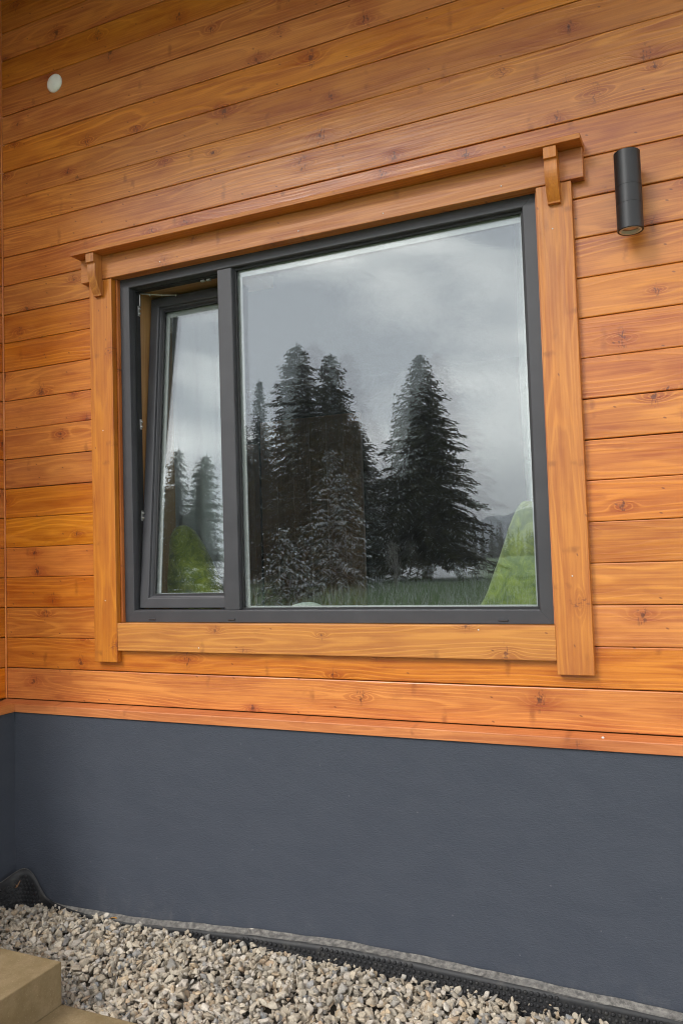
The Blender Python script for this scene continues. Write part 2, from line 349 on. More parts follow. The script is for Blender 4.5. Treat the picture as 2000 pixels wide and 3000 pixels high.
plain('leaf_orange', (.55, .27, .06), .7); plain('twig_brown', (.26, .13, .06), .8)

# landscape
b = NB('frosty_field'); p = b.pos(); X_, Y_, Z_ = b.sep(p)
g = b.noise(p, .35, 5, .6); g2 = b.noise(p, 6., 4, .7)
c = b.mix(b.ramp(g2, .3, .7), (.075, .13, .05), (.16, .21, .11))
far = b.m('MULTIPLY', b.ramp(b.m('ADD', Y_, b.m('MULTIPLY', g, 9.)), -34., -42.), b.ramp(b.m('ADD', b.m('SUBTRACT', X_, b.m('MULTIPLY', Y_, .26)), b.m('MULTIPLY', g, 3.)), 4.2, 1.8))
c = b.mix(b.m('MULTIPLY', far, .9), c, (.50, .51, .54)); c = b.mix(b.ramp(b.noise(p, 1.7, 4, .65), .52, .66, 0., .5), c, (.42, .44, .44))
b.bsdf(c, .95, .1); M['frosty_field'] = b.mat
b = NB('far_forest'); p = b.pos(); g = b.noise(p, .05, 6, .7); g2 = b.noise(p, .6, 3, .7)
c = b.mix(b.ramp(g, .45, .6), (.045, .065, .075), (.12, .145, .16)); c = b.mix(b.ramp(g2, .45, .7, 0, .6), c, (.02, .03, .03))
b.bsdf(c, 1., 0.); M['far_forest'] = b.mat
def needle(name, a, c2, rough=.8):
    b = NB(name); g = b.noise(b.pos(), 2.2, 3, .6); b.bsdf(b.mix(b.ramp(g, .3, .7), a, c2), rough, .15); M[name] = b.mat
needle('needles_dark', (.030, .034, .017), (.066, .066, .034)); needle('needles_blue', (.055, .08, .075), (.09, .12, .115)); needle('snow_dust', (.36, .38, .40), (.62, .64, .66))
plain('bark', (.075, .055, .04), .9, .1, mott=.4, scale=6); plain('pale_bark', (.26, .25, .23), .9, .1, mott=.4, scale=6)
needle('dry_grass', (.09, .16, .06), (.22, .29, .15)); needle('frost_grass', (.34, .37, .33), (.52, .55, .53))

# ------------------------------------------------------------------ the house
house = empty('wooden_house', (0, 0, 0), 'orange stained timber house with a dark grey plinth and one big anthracite window', 'house')
P = .14; Z0 = 3.0
OX0, OX1, OZ0, OZ1 = .672, 2.56, 1.245, 2.80        # wall opening
def board_rows(mb, horizontal, a0, a1, kmin, kmax, opening=None, face=0., back=.02):
    pass
w_ = MB()
for k in range(-10, 15):
    zt = Z0-P*k + rd.uniform(-.0012, .0012); zb = Z0-P*(k+1); z0, z1 = zb+.0012, zt-.0012
    if k == 14: z0 = .8985
    segs = [(0.004, 5.2)]
    if z0 < OZ1 and z1 > OZ0:
        segs = [(0.004, OX0), (OX1, 5.2)]
    for (x0, x1) in segs:
        dz = rd.uniform(0, .0014)
        if len(segs) == 2 and (z1 > OZ1 or z0 < OZ0):   # rows notched by the opening keep a strip above or below it
            if z1 > OZ1 and x0 < OX0: w_.box(OX0, OX1, -dz, .022, OZ1, z1, .003, seed=k*3.1+.01)
            if z0 < OZ0 and x0 < OX0: w_.box(OX0, OX1, -dz, .022, z0, OZ0, .003, seed=k*3.1+.02)
        w_.box(x0, x1, -dz, .022, z0, z1, .0034, seed=k*3.1+(7 if x0 > 1 else 0)+40)
for (x0, x1, z0, z1) in ((0, OX0, .86, 4.405), (OX1, 5.2, .86, 4.405), (OX0, OX1, OZ1, 4.405), (OX0, OX1, .86, OZ0)):
    w_.box(x0, x1, .0225, .20, z0, z1, mi=1)
w_.build('front_wall', [M['clad_wood'], M['groove_dark']], house)
s_ = MB()
for k in range(-10, 15):
    z0, z1 = Z0-P*(k+1)+.0016, Z0-P*k-.0016
    if k == 14: z0 = .8985
    b_ = bmesh.new(); bmesh.ops.create_cube(b_, size=1)
    for v in b_.verts: v.co = Vector((-.011+v.co.x*.022, -.44+v.co.y*.88, (z0+z1)/2+v.co.z*(z1-z0)))
    bmesh.ops.bevel(b_, geom=b_.edges[:], offset=.0042, segments=2, affect='EDGES', profile=.5)
    vs = [v.co.copy() for v in b_.verts]; b_.verts.index_update()
    s_.add(vs, [[v.index for v in f.verts] for f in b_.faces], [(p.y, p.z-(z0+z1)/2, p.x) for p in vs], 200+k*2.3); b_.free()
s_.box(-.2, -.0225, -.88, 0, .86, 4.46, mi=1)
s_.build('side_wall', [M['clad_wood'], M['groove_dark']], house)
c_ = MB(); c_.box(-.0, .008, -.008, -.0005, .897, 4.44, .003, ax='z'); c_.build('corner_lath', M['clad_wood'], house)
pl_ = MB(); pl_.prism([(5.2, -.05), (.10, -.05), (.10, -.88), (-.2, -.88), (-.2, .2), (5.2, .2)], -.6, .853, 'z', bev=0, ax=None)
pl_.build('plinth', M['dark_render'], house)
bb = MB(); bb.prism([(.0, .8545), (-.060, .8485), (-.0605, .884), (-.0585, .886), (.0, .8955)], .0005, 5.2, 'x', bev=.0012, ax='x')
bb.build('base_board', M['base_wood'], house)
bb = MB(); bb.prism([(.0, .8545), (.112, .8485), (.1125, .884), (.1105, .886), (.0, .8955)], -.88, -.0610, 'y', bev=.0012, ax='y')
bb.build('base_board', M['base_wood'], house)
pk = MB(); pk.lathe([(0.0001, .004), (.0035, .0035), (.005, .001), (.005, 0)], (2.688, -.0455, .8885), (0, -.15, 1), 10)
pk.build('plaster_drip', M['plaster'], house)
ev = MB()
for i in range(15): ev.box(-4.6, 6.5, -1.90+i*.14+.0015, -1.90+i*.14+.1385, 4.41, 4.432, .004, ax='x')
ev.box(-4.6, 6.5, -1.91, .2, 4.433, 4.57, mi=0); ev.box(-4.6, 6.5, -1.94, -1.911, 4.37, 4.63, .004)
ev.build('roof_eave', M['clad_wood'], house)

# the entrance porch round the corner, out of the picture: it shades the left of the wall
po_ = MB()
for k in range(-10, 15):
    z0, z1 = Z0-P*(k+1)+.0016, Z0-P*k-.0016
    po_.box(-3.6, -.0225, -.902, -.88, max(z0, .45), z1, .004, seed=300+k*1.7)
    po_.box(-3.022, -3.0, -2.70, -.9025, max(z0, .45), z1, .004, ax='y', seed=400+k*1.7)
po_.box(-3.6, -.2, -.8795, .2, .45, 4.405); po_.box(-3.6, -3.0225, -2.70, -.9025, .45, 4.405); po_.build('porch_wall', M['clad_wood'], house)

# casing round the window
YC = -.030
cas = MB()
cas.box(.514, 2.712, -.036, -.0005, 2.777, 2.882, .0022)               # head board
casing = cas.build('window_casing', M['trim_wood'], house)
q = MB(); q.box(.556, .680, YC, -.0005, 1.083, 2.7765, .0022, ax='z', seed=17.3); q.build('side_board', M['trim_wood'], casing)
q = MB(); q.box(2.548, 2.669, YC, -.0005, 1.087, 2.7765, .0022, ax='z', seed=61.9); q.build('side_board', M['trim_wood'], casing)
q = MB(); q.box(.6805, 2.5475, YC+.003, .06, 1.133, 1.252, .0022, seed=33.1); q.build('sill_board', M['trim_wood'], casing)
q = MB(); q.box(.6805, .6895, -.0005, .06, 1.2525, 2.7765, .001, ax='z'); q.box(2.5395, 2.5475, -.0005, .06, 1.2525, 2.7765, .001, ax='z'); q.box(.690, 2.539, -.0005, .06, 2.7775, 2.7865, .001)
q.build('reveal_board', M['base_wood'], casing)
q = MB(); q.prism([(.0, 2.8825), (-.100, 2.8825), (-.1005, 2.899), (-.099, 2.901), (.0, 2.908)], .512, 2.714, 'x', bev=.001, ax='x'); q.build('ledge', M['trim_wood'], casing)
prof = [(-.0365, 2.882), (-.094, 2.882), (-.094, 2.842), (-.084, 2.840)]
for i in range(13):
    t = i/12
    y = -.083 - .008*math.sin(t*math.pi*.9)*(1-t) + .036*t**2.1
    prof.append((y, 2.834-.126*t))
prof += [(-.046, 2.702), (-.0305, 2.702), (-.0305, 2.776), (-.0365, 2.776)]
for x0 in (.594, 2.590):
    q = MB(); q.prism(prof, x0, x0+.043, 'x', bev=.0008, ax='z'); q.build('bracket', M['trim_wood'], casing)

for x, z in ((.95, 2.80), (1.62, 2.803), (1.98, 2.80), (2.43, 2.806), (.622, 2.1), (.620, 1.35), (2.60, 2.62), (2.612, 1.42), (1.10, 1.152), (2.28, 1.236)):
    q = MB(); q.lathe([(.0001, .0012), (.0022, .001), (.0028, 0), (.0028, -.001)], (x, YC-(.0062 if z > 2.777 else -.003 if .7 < x < 2.54 else 0)-.0001, z), (0, -1, 0), 8); q.build('screw', M['plaster'], casing)

# window unit
YF = .016
wf = MB()
bars = [(.690, .742, 1.253, 2.785, 'L'), (2.487, 2.539, 1.253, 2.785, 'R'), (1.203, 1.276, 1.306, 2.733, 'M')]
def member(mb, axis, a0, a1, e0, e1, s0, s1, mitre0=0, mitre1=0):
    """frame bar: outer edge e0, inner edge e1, length s0..s1 (at e0), sloping inner bead; both ends mitred"""
    sg = 1 if e1 > e0 else -1
    sec = [(e0, YF+.07), (e0, YF+.002), (e0+sg*.002, YF), (e1-sg*.006, YF), (e1-sg*.003, YF+.002), (e1, YF+.020), (e1, YF+.07)]
    l0, l1 = [], []
    for (ev_, y) in sec:
        k = abs(ev_-e0)
        l0.append((s0+k*mitre0, y, ev_)); l1.append((s1-k*mitre1, y, ev_))
    vs = []
    for (s, y, ee) in l0+l1: vs.append((s, y, ee) if axis == 'x' else (ee, y, s))
    n = len(sec); fs = [tuple(range(n)), tuple(range(2*n-1, n-1, -1))]
    for i in range(n): fs.append((i, (i+1) % n, n+(i+1) % n, n+i))
    b = bmesh.new(); vv = [b.verts.new(v) for v in vs]
    for f in fs: b.faces.new([vv[i] for i in f])
    bmesh.ops.recalc_face_normals(b, faces=b.faces[:]); mb.bmesh(b)
gp = .0003
member(wf, 'z', 0, 0, .690, .742, 1.253+gp, 2.785-gp, 1, 1); member(wf, 'z', 0, 0, 2.539, 2.487, 1.253+gp, 2.785-gp, 1, 1)
member(wf, 'x', 0, 0, 1.253, 1.306, .690+gp, 2.539-gp, 1, 1); member(wf, 'x', 0, 0, 2.785, 2.733, .690+gp, 2.539-gp, 1, 1)
win = wf.build('window', M['anthracite'], house)
q = MB(); q.prism([(1.203, YF+.07), (1.203, YF+.003), (1.206, YF), (1.270, YF), (1.273, YF+.002), (1.276, YF+.02), (1.276, YF+.07)], 1.3064, 2.7326, 'z', bev=0, ax=None)
q.build('mullion', M['anthracite'], win)
# fixed double glazing; the inner sheet sits a touch askew, which doubles the reflections
q = MB(); q.box(1.2765, 2.4865, YF+.020, YF+.034, 1.3065, 1.313); q.box(1.2765, 2.4865, YF+.020, YF+.034, 2.7255, 2.7325)
q.box(1.2765, 1.2835, YF+.020, YF+.034, 1.3135, 2.725); q.box(2.4795, 2.4865, YF+.020, YF+.034, 1.3135, 2.725); q.build('gasket', M['gasket'], win)
def pane(x0, x1, z0, z1, y, mat, parent, rz=0., rx=0., MM=None, t=.004):
    q = MB(); c = Vector(((x0+x1)/2, y+t/2, (z0+z1)/2))
    T = Matrix.Translation(c) @ Matrix.Rotation(rz, 4, 'Z') @ Matrix.Rotation(rx, 4, 'X') @ Matrix.Translation(-c)
    if MM is not None: T = MM @ T
    q.box(x0, x1, y, y+t, z0, z1, M=T); return q.build('pane', mat, parent)
pane(1.2785, 2.4845, 1.3085, 2.7305, YF+.036, M['glass_outer'], win)
pane(1.2785, 2.4845, 1.3085, 2.7305, YF+.052, M['glass_inner'], win, rz=R(-.64), rx=R(.03))
q = MB()
for (a, b2, c2, d2) in ((1.2785, 2.4845, 1.3085, 1.3185), (1.2785, 2.4845, 2.700, 2.7305), (1.2785, 1.3005, 1.319, 2.6995), (2.4715, 2.4845, 1.319, 2.6995)):
    q.box(a, b2, YF+.0405, YF+.0465, c2, d2)
q.build('spacer', M['spacer_grey'], win)
# tilted sash, hinged along its bottom edge
SX0, SX1, SZ0, SZ1 = .748, 1.226, 1.312, 2.728; HY = YF+.026
tilt = R(-5.0)
MT = Matrix.Translation((0, HY, SZ0)) @ Matrix.Rotation(tilt, 4, 'X') @ Matrix.Translation((0, -HY, -SZ0))
def sash_member(mb, axis, e0, e1, s0, s1):
    sg = 1 if e1 > e0 else -1
    sec = [(e0, HY+.072), (e0, HY+.002), (e0+sg*.002, HY), (e0+sg*.040, HY), (e0+sg*.044, HY+.002), (e0+sg*.047, HY+.012), (e0+sg*.050, HY+.013), (e1, HY+.022), (e1, HY+.072)]
    l0 = [(s0+abs(v-e0), y, v) for v, y in sec]; l1 = [(s1-abs(v-e0), y, v) for v, y in sec]; n = len(sec)
    vs = [((s, y, v) if axis == 'x' else (v, y, s)) for s, y, v in l0+l1]
    b = bmesh.new(); vv = [b.verts.new(v) for v in vs]
    for f in [tuple(range(n)), tuple(range(2*n-1, n-1, -1))]+[(i, (i+1) % n, n+(i+1) % n, n+i) for i in range(n)]: b.faces.new([vv[i] for i in f])
    bmesh.ops.recalc_face_normals(b, faces=b.faces[:]); b.transform(MT); mb.bmesh(b)
sf = MB(); g = .0003; SW = .056
sash_member(sf, 'z', SX0, SX0+SW, SZ0+g, SZ1-g); sash_member(sf, 'z', SX1, SX1-SW, SZ0+g, SZ1-g)
sash_member(sf, 'x', SZ0, SZ0+SW, SX0+g, SX1-g); sash_member(sf, 'x', SZ1, SZ1-SW, SX0+g, SX1-g)
sash = sf.build('sash', M['anthracite'], win)
ix0, ix1, iz0, iz1 = SX0+SW, SX1-SW, SZ0+SW, SZ1-SW
q = MB()
for (a, b2, c2, d2) in ((ix0+.0005, ix1-.0005, iz0+.0005, iz0+.007), (ix0+.0005, ix1-.0005, iz1-.007, iz1-.0005), (ix0+.0005, ix0+.007, iz0+.0075, iz1-.0075), (ix1-.007, ix1-.0005, iz0+.0075, iz1-.0075)):
    q.box(a, b2, HY+.023, HY+.034, c2, d2, M=MT)
q.build('sash_gasket', M['gasket'], win)
po = pane(ix0+.001, ix1-.001, iz0+.001, iz1-.001, HY+.036, M['glass_outer'], win, MM=MT); po.name = 'sash_pane'
po = pane(ix0+.001, ix1-.001, iz0+.001, iz1-.001, HY+.052, M['glass_inner'], win, MM=MT, rz=R(.22)); po.name = 'sash_pane'
q = MB()
for (a, b2, c2, d2) in ((ix0+.002, ix1-.002, iz0+.002, iz0+.010), (ix0+.002, ix1-.002, iz1-.030, iz1-.002), (ix0+.002, ix0+.024, iz0+.0105, iz1-.0305), (ix1-.012, ix1-.002, iz0+.0105, iz1-.0305)):
    q.box(a, b2, HY+.0405, HY+.0465, c2, d2, M=MT)
q.build('sash_spacer', M['spacer_grey'], win)
# oak-coloured inner lining, seen through the open gap
q = MB()
q.box(.690, .7405, YF+.0705, .33, 1.253, 2.7855, ax='z'); q.box(.7415, 1.30, YF+.0705, .33, 2.735, 2.7855, ax='x')
q.build('lining', M['oak_foil'], win)
q = MB(); q.box(.690, 2.539, .201, .60, 1.22, 1.2525, .004, ax='x'); q.build('inner_sill', M['indoor_wood'], win)
# dark rebate seal and fittings in the gap
q = MB(); q.box(.7425, .7465, YF+.036, YF+.069, 1.33, 2.728); q.box(.748, 1.2025, YF+.036, YF+.069, 2.728, 2.7325); q.build('rebate_seal', M['gasket'], win)
for z in (2.645, 2.13, 1.72):
    q = MB()
    for dz in (-.012, .010): q.lathe([(.0001, .009), (.005, .009), (.006, .006), (.006, 0)], (.7472, YF+.058, z+dz), (1, 0, 0), 12)
    q.box(.7467, .7495, YF+.052, YF+.066, z-.024, z+.022, .001); q.build('hinge_plate', M['steel'], win)
q = MB(); q.box(.7472, .7520, YF+.062, YF+.070, 2.668, 2.722, .0012)
top_in = MT @ Vector((.90, HY+.05, SZ1))
q.tube([(.752, YF+.066, 2.7262), (.82, (YF+.066+top_in.y)/2-.012, 2.7245), (.93, top_in.y-.02, 2.722)], .0042)
for t in (.2, .45, .75): q.lathe([(.0001, .006), (.005, .006), (.005, -.002)], (.752+.178*t, YF+.066+(top_in.y-.02-YF-.066)*t, 2.722), (0, 0, -1), 10)
q.build('stay_arm', M['steel'], win)
q = MB()
for dx in (0, .03): q.box(1.085+dx, 1.103+dx, YF+.05, YF+.064, 2.7195, 2.7275, .0012)
q.build('striker_plate', M['steel'], win)
for x in (.835, 1.235, 2.36):
    q = MB(); q.prism([(YF-.0002, 1.262), (YF-.0045, 1.264), (YF-.0058, 1.268), (YF-.0002, 1.270)], x-.017, x+.017, 'x', bev=.0005, ax=None); q.build('drain_cap', M['anthracite'], win)

# room behind the window (closed box, dark timber)
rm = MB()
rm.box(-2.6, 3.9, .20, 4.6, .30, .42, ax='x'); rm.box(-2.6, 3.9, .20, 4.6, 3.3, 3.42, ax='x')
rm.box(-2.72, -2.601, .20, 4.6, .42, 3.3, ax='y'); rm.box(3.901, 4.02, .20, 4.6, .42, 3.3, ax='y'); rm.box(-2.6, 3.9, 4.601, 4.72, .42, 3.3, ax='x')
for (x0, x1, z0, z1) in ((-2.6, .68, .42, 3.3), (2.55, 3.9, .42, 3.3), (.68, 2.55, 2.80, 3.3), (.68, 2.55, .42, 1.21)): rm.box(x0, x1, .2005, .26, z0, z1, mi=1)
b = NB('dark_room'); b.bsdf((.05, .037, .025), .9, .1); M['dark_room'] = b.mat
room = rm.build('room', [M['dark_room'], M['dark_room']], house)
q = MB()
for i in range(6): q.box(.25+i*.125, .25+i*.125+.1245, 2.0, 2.03, .42, 2.45, .003, ax='z')
q.build('wood_panel', M['indoor_wood'], room)
q = MB(); q.box(.15, .22, 1.96, 2.03, .42, 2.30, .004, ax='z'); q.build('door_post', M['indoor_wood'], room)

# ------------------------------------------------------------------ fittings on the wall
lamp = empty('wall_lamp', (2.857, -.085, 2.545), 'black cylindrical up-and-down lamp on the timber wall right of the window', 'wall lamp')
LX, LY, LZ, LR, LH = 2.857, -.085, 2.541, .0415, .262
prof = [(LR-.006, .030), (LR-.0055, .001), (LR-.002, 0), (LR, .002)]
for s in (.0860, .1450):
    prof += [(LR, s-.0008), (LR-.0009, s-.0004), (LR-.0009, s+.0004), (LR, s+.0008)]
prof += [(LR, LH-.002), (LR-.002, LH), (LR-.0055, LH-.001), (LR-.006, LH-.03)]
q = MB(); q.lathe_split(prof, (LX, LY, LZ), n=64)
for z in (.031, LH-.031): q.lathe([(.0001, z), (LR-.006, z)], (LX, LY, LZ), n=64)
q.build('housing', M['lamp_black'], lamp)
q = MB(); q.lathe_split([(LR-.0065, .004), (LR-.0065, .0008), (LR-.012, .0012), (LR-.0125, .012)], (LX, LY, LZ), n=48); q.build('ring', M['aluminium'], lamp)
q = MB(); q.lathe([(.0001, .010), (.012, .0095), (LR-.014, .012), (LR-.013, .02)], (LX, LY, LZ), n=48); q.build('lens', M['lamp_lens'], lamp)
q = MB(); q.box(LX-.02, LX+.02, LY+LR-.004, -.0015, LZ+.07, LZ+.17, .003); q.build('wall_bracket', M['lamp_black'], lamp)
q = MB(); q.lathe([(.0001, .018), (.012, .0175), (.026, .015), (.036, .0115), (.0425, .006), (.0440, .002), (.0440, 0)], (.343, -.0015, 3.777), (0, -1, 0), 48)
tag(q.build('cover_cap', M['white_plastic']), 'small round white cover cap high on the timber wall at the left', 'cover cap')

# ------------------------------------------------------------------ ground, gravel, membrane, steps
def gz(x, y):
    s = np.clip((x-1.9)/.9, 0, 1); s = s*s*(3-2*s)
    return .026-.034*s-(.007+.013*np.clip((1.3-x)/.5, 0, 1))*np.clip((y+.19)/.1, 0, 1)*np.clip((2.5-x)/.5, 0, 1)+.05*np.minimum(y+.1, 0)*.9
N = 90; xs = np.concatenate([-np.geomspace(1500, 8, 16), np.linspace(-6, 8, 60), np.geomspace(10, 1500, 16)]); ys = np.concatenate([-np.geomspace(1500, 6, 30), np.linspace(-5, .4, 40), np.geomspace(1, 1500, 8)])
XX, YY = np.meshgrid(xs, ys, indexing='ij')
near = np.clip(1-np.hypot(np.maximum(np.abs(XX-1.5)-3, 0), np.maximum(-YY-1.2, 0))/3, 0, 1)
ZZ = np.where(near > 0, near*(gz(XX, YY)-.035)+(1-near)*(-.25), -.25)
ZZ = ZZ+np.where(-YY > 12, .25*np.sin(XX*.21+1)*np.sin(YY*.17), 0)*np.clip((-YY-12)/20, 0, 1)
nx, ny = XX.shape; idx = np.arange(nx*ny).reshape(nx, ny)
F = np.stack([idx[:-1, :-1], idx[1:, :-1], idx[1:, 1:], idx[:-1, 1:]], -1).reshape(-1, 4)
inb = (XX[:-1, :-1] > -3) & (XX[:-1, :-1] < 6.5) & (YY[:-1, :-1] > -3.2)
gr = link('ground', np_mesh('ground', np.stack([XX, YY, ZZ], -1).reshape(-1, 3), F, True, inb.astype(int).ravel()), [M['frosty_field'], M['gravel_bed']])
tag(gr, 'frosty field and gravel bed in front of the house', 'ground', kind='structure')

def stone_variants(n):
    out = []
    for i in range(n):
        b = bmesh.new()
        pts = rng.normal(size=(11, 3)); pts /= np.linalg.norm(pts, axis=1)[:, None]; pts *= rng.uniform(.75, 1.05, (11, 1))
        for p in pts: b.verts.new(p)
        r = bmesh.ops.convex_hull(b, input=b.verts[:])
        bmesh.ops.delete(b, geom=[v for v in b.verts if not v.link_faces], context='VERTS')
        bmesh.ops.bevel(b, geom=b.edges[:], offset=.10, segments=1, affect='EDGES')
        bmesh.ops.triangulate(b, faces=b.faces[:]); b.verts.index_update()
        out.append((np.array([v.co[:] for v in b.verts]), np.array([[v.index for v in f.verts] for f in b.faces]))); b.free()
    return out
SV = stone_variants(24)
pal = np.array([(.43, .36, .27), (.39, .33, .25), (.48, .42, .33), (.34, .30, .24), (.30, .28, .25), (.25, .24, .23), (.42, .32, .21), (.36, .26, .17), (.52, .47, .40), (.19, .20, .21), (.45, .40, .34)])
pw = np.array([4, 4, 3, 2.6, 1.6, .9, 1.2, .6, 1.4, .3, 3]); pw = pw/pw.sum()
Vs, Fs, Cs = [], [], []; base = 0
def stones(n, x0, x1, y0, y1, lift, s0, s1):
    global base
    for i in range(n):
        x, y = rng.uniform(x0, x1), rng.uniform(y0, y1)
        if x < .14 and y > -.75: continue
        if y > -.062: continue
        V, Fc = SV[rng.integers(len(SV))]; s = rng.uniform(s0, s1)*(1.25 if rng.random() < .12 else 1)
        sc = s*np.array([rng.uniform(.9, 1.45), rng.uniform(.75, 1.1), rng.uniform(.5, .85)])
        q = rng.normal(size=4); q /= np.linalg.norm(q)
        if rng.random() < .6: q = np.array([q[0], q[1]*.35, q[2]*.35, q[3]]); q /= np.linalg.norm(q)
        w0, a, b_, c_ = q
        Rm = np.array([[1-2*(b_*b_+c_*c_), 2*(a*b_-c_*w0), 2*(a*c_+b_*w0)], [2*(a*b_+c_*w0), 1-2*(a*a+c_*c_), 2*(b_*c_-a*w0)], [2*(a*c_-b_*w0), 2*(b_*c_+a*w0), 1-2*(a*a+b_*b_)]])
        z = gz(x, y)+lift+rng.normal()*.005
        Vs.append((V*sc) @ Rm.T+np.array([x, y, z])); Fs.append(Fc+base); base += len(V)
        c = pal[rng.choice(len(pal), p=pw)]*np.array([.985, .985, .975])*rng.uniform(.85, 1.30)
        Cs.append(np.repeat(c[None], len(V), 0))
stones(5400, .05, 3.4, -.78, -.06, -.014, .012, .021)
stones(4200, .05, 3.4, -.78, -.06, .001, .010, .023)
stones(2000, .05, 3.4, -.78, -.06, .011, .006, .017)
stones(3000, 1.0, 5., -2.3, -.78, -.004, .013, .024)
gv = link('gravel', np_mesh('gravel', np.concatenate(Vs), np.concatenate(Fs), False, None, np.concatenate(Cs)), M['gravel'])
tag(gv, 'beige and grey crushed stone gravel along the foot of the plinth', 'gravel', kind='stuff')

mem = empty('dimpled_membrane', (1.5, -.07, 0), 'black dimpled foundation membrane with a dusty edge strip along the plinth foot', 'membrane')
path = [(.128, -.78, .085), (.130, -.45, .105), (.131, -.26, .12), (.136, -.17, .132), (.146, -.115, .150), (.160, -.085, .163), (.180, -.072, .168), (.205, -.067, .160), (.232, -.066, .135), (.256, -.066, .100), (.276, -.066, .068), (.300, -.067, .048), (.345, -.070, .037), (.42, -.078, .028), (.55, -.086, .021), (.745, -.090, .022), (1.0, -.090, .040), (1.35, -.090, .066), (1.72, -.090, .083), (2.0, -.090, .080), (2.24, -.090, .073), (2.6, -.090, .060), (2.89, -.090, .050), (3.4, -.090, .045), (4.6, -.090, .04)]
pa = np.array(path); tl_ = np.concatenate([[0], np.cumsum(np.linalg.norm(np.diff(pa[:, :2], axis=0), axis=1))])
tt = np.linspace(0, tl_[-1], 420); pp = np.stack([np.interp(tt, tl_, pa[:, i]) for i in range(3)], -1)
for _ in range(3): pp[1:-1] = (pp[:-2]+2*pp[1:-1]+pp[2:])/4
tan = np.gradient(pp[:, :2], axis=0); tan /= np.linalg.norm(tan, axis=1)[:, None]; nrm = np.stack([tan[:, 1], -tan[:, 0]], -1)   # away from the wall
rows = 10; Vm = []
for j in range(rows):
    t = j/(rows-1); zz = pp[:, 2]*(1-t)+(-.10)*t
    off = .045*t*np.clip((pp[:, 2])/.1, .25, 1)
    Vm.append(np.stack([pp[:, 0]+nrm[:, 0]*off, pp[:, 1]+nrm[:, 1]*off, zz], -1))
Vm = np.array(Vm); n = len(tt)
def surf(i, z):                       # a point on the hanging sheet at path index i, height z
    t = (pp[i, 2]-z)/(pp[i, 2]+.10); off = .045*t*min(1, max(.25, pp[i, 2]/.1))
    return np.array([pp[i, 0]+nrm[i, 0]*off, pp[i, 1]+nrm[i, 1]*off, z])
q = MB()
vs = [tuple(v) for r in Vm for v in r]; fs = [(j*n+i, j*n+i+1, (j+1)*n+i+1, (j+1)*n+i) for j in range(rows-1) for i in range(n-1)]
q.add(vs, fs, smooth=True)
step = .0205; k = 0; d0 = .0
for row, z in enumerate(np.arange(-.05, .16, .0165)):
    for s in np.arange((row % 2)*step/2, tl_[-1], step):
        i = min(n-1, int(round(s/tl_[-1]*(n-1))))
        top = pp[i, 2]-(.022 if pp[i, 0] < .35 else .004)
        if z > top-.010: continue
        p0 = surf(i, z); sl = s-tt[i]; p0[:2] += tan[i]*sl
        q.lathe([(.0072, -.001), (.0066, .0045), (.0048, .0066), (.0001, .0072)], p0, (nrm[i, 0], nrm[i, 1], .25), 8)
sheet = q.build('sheet', M['membrane_black'], mem)
sol = sheet.modifiers.new('solid', 'SOLIDIFY'); sol.thickness = .0012
# flat dusty edge strip: stands upright round the corner flap, lies tilted along the wall
q = MB(); vs = []
for i in range(n):
    x = pp[i, 0]; a = float(np.clip((x-.30)/.30, 0, 1)) if i > 40 else 0.; a = a*a*(3-2*a)
    o = pp[i]+np.array([nrm[i, 0], nrm[i, 1], 0])*.0016
    wv = .0012*math.sin(x*19)+.0008*math.sin(x*47)
    up = np.array([0, 0, -.020])*(1-a)
    inner = o+np.array([-nrm[i, 0], -nrm[i, 1], 0])*(.0265*a)+np.array([0, 0, (.013+wv)*a])
    outer = o+up+np.array([0, 0, wv*a])
    vs += [tuple(inner), tuple(outer), tuple(outer+np.array([0, 0, -.0012])), tuple(inner+np.array([0, .0005, -.0012]))]
fs = []
for i in range(n-1):
    for j in range(4): fs.append((i*4+j, i*4+(j+1) % 4, (i+1)*4+(j+1) % 4, (i+1)*4+j))
q.add(vs, fs); q.build('edge_strip', M['strip_dusty'], mem)

lf = MB(); lf.add([(.664, -.093, .024), (.676, -.098, .030), (.690, -.094, .034), (.704, -.088, .028), (.694, -.078, .030), (.676, -.080, .028)], [(0, 1, 5), (1, 2, 4, 5), (2, 3, 4)])
o = lf.build('dry_leaf', M['leaf_orange']); o.modifiers.new('s', 'SOLIDIFY').thickness = .0008
tag(o, 'tiny dry orange leaf lying on the dusty membrane strip', 'leaf')
tw = MB(); tw.tube([(.168, -.120, .094), (.178, -.118, .100), (.192, -.114, .126)], [.0022, .003, .0015]); tw.tube([(.170, -.118, .108), (.180, -.118, .098)], [.0012, .002])
tag(tw.build('twig', M['twig_brown']), 'thin brown twig leaning against the black dimpled membrane in the corner', 'twig')

st = empty('stone_steps', (.5, -1.4, 0), 'low sand-coloured stone steps at the bottom left beside the gravel', 'steps')
for (x0, x1, z0, z1) in ((.970, 1.330, -.2, .030), (.600, .9695, -.2, .170), (.23, .5995, -.2, .31), (-2.999, .2295, -.2, .45)):
    q = MB(); q.box(x0, x1, -2.35, -.685 if x0 > .2 else -.9045, z0, z1, .004, ax=None); q.build('step', M['sandstone'], st)

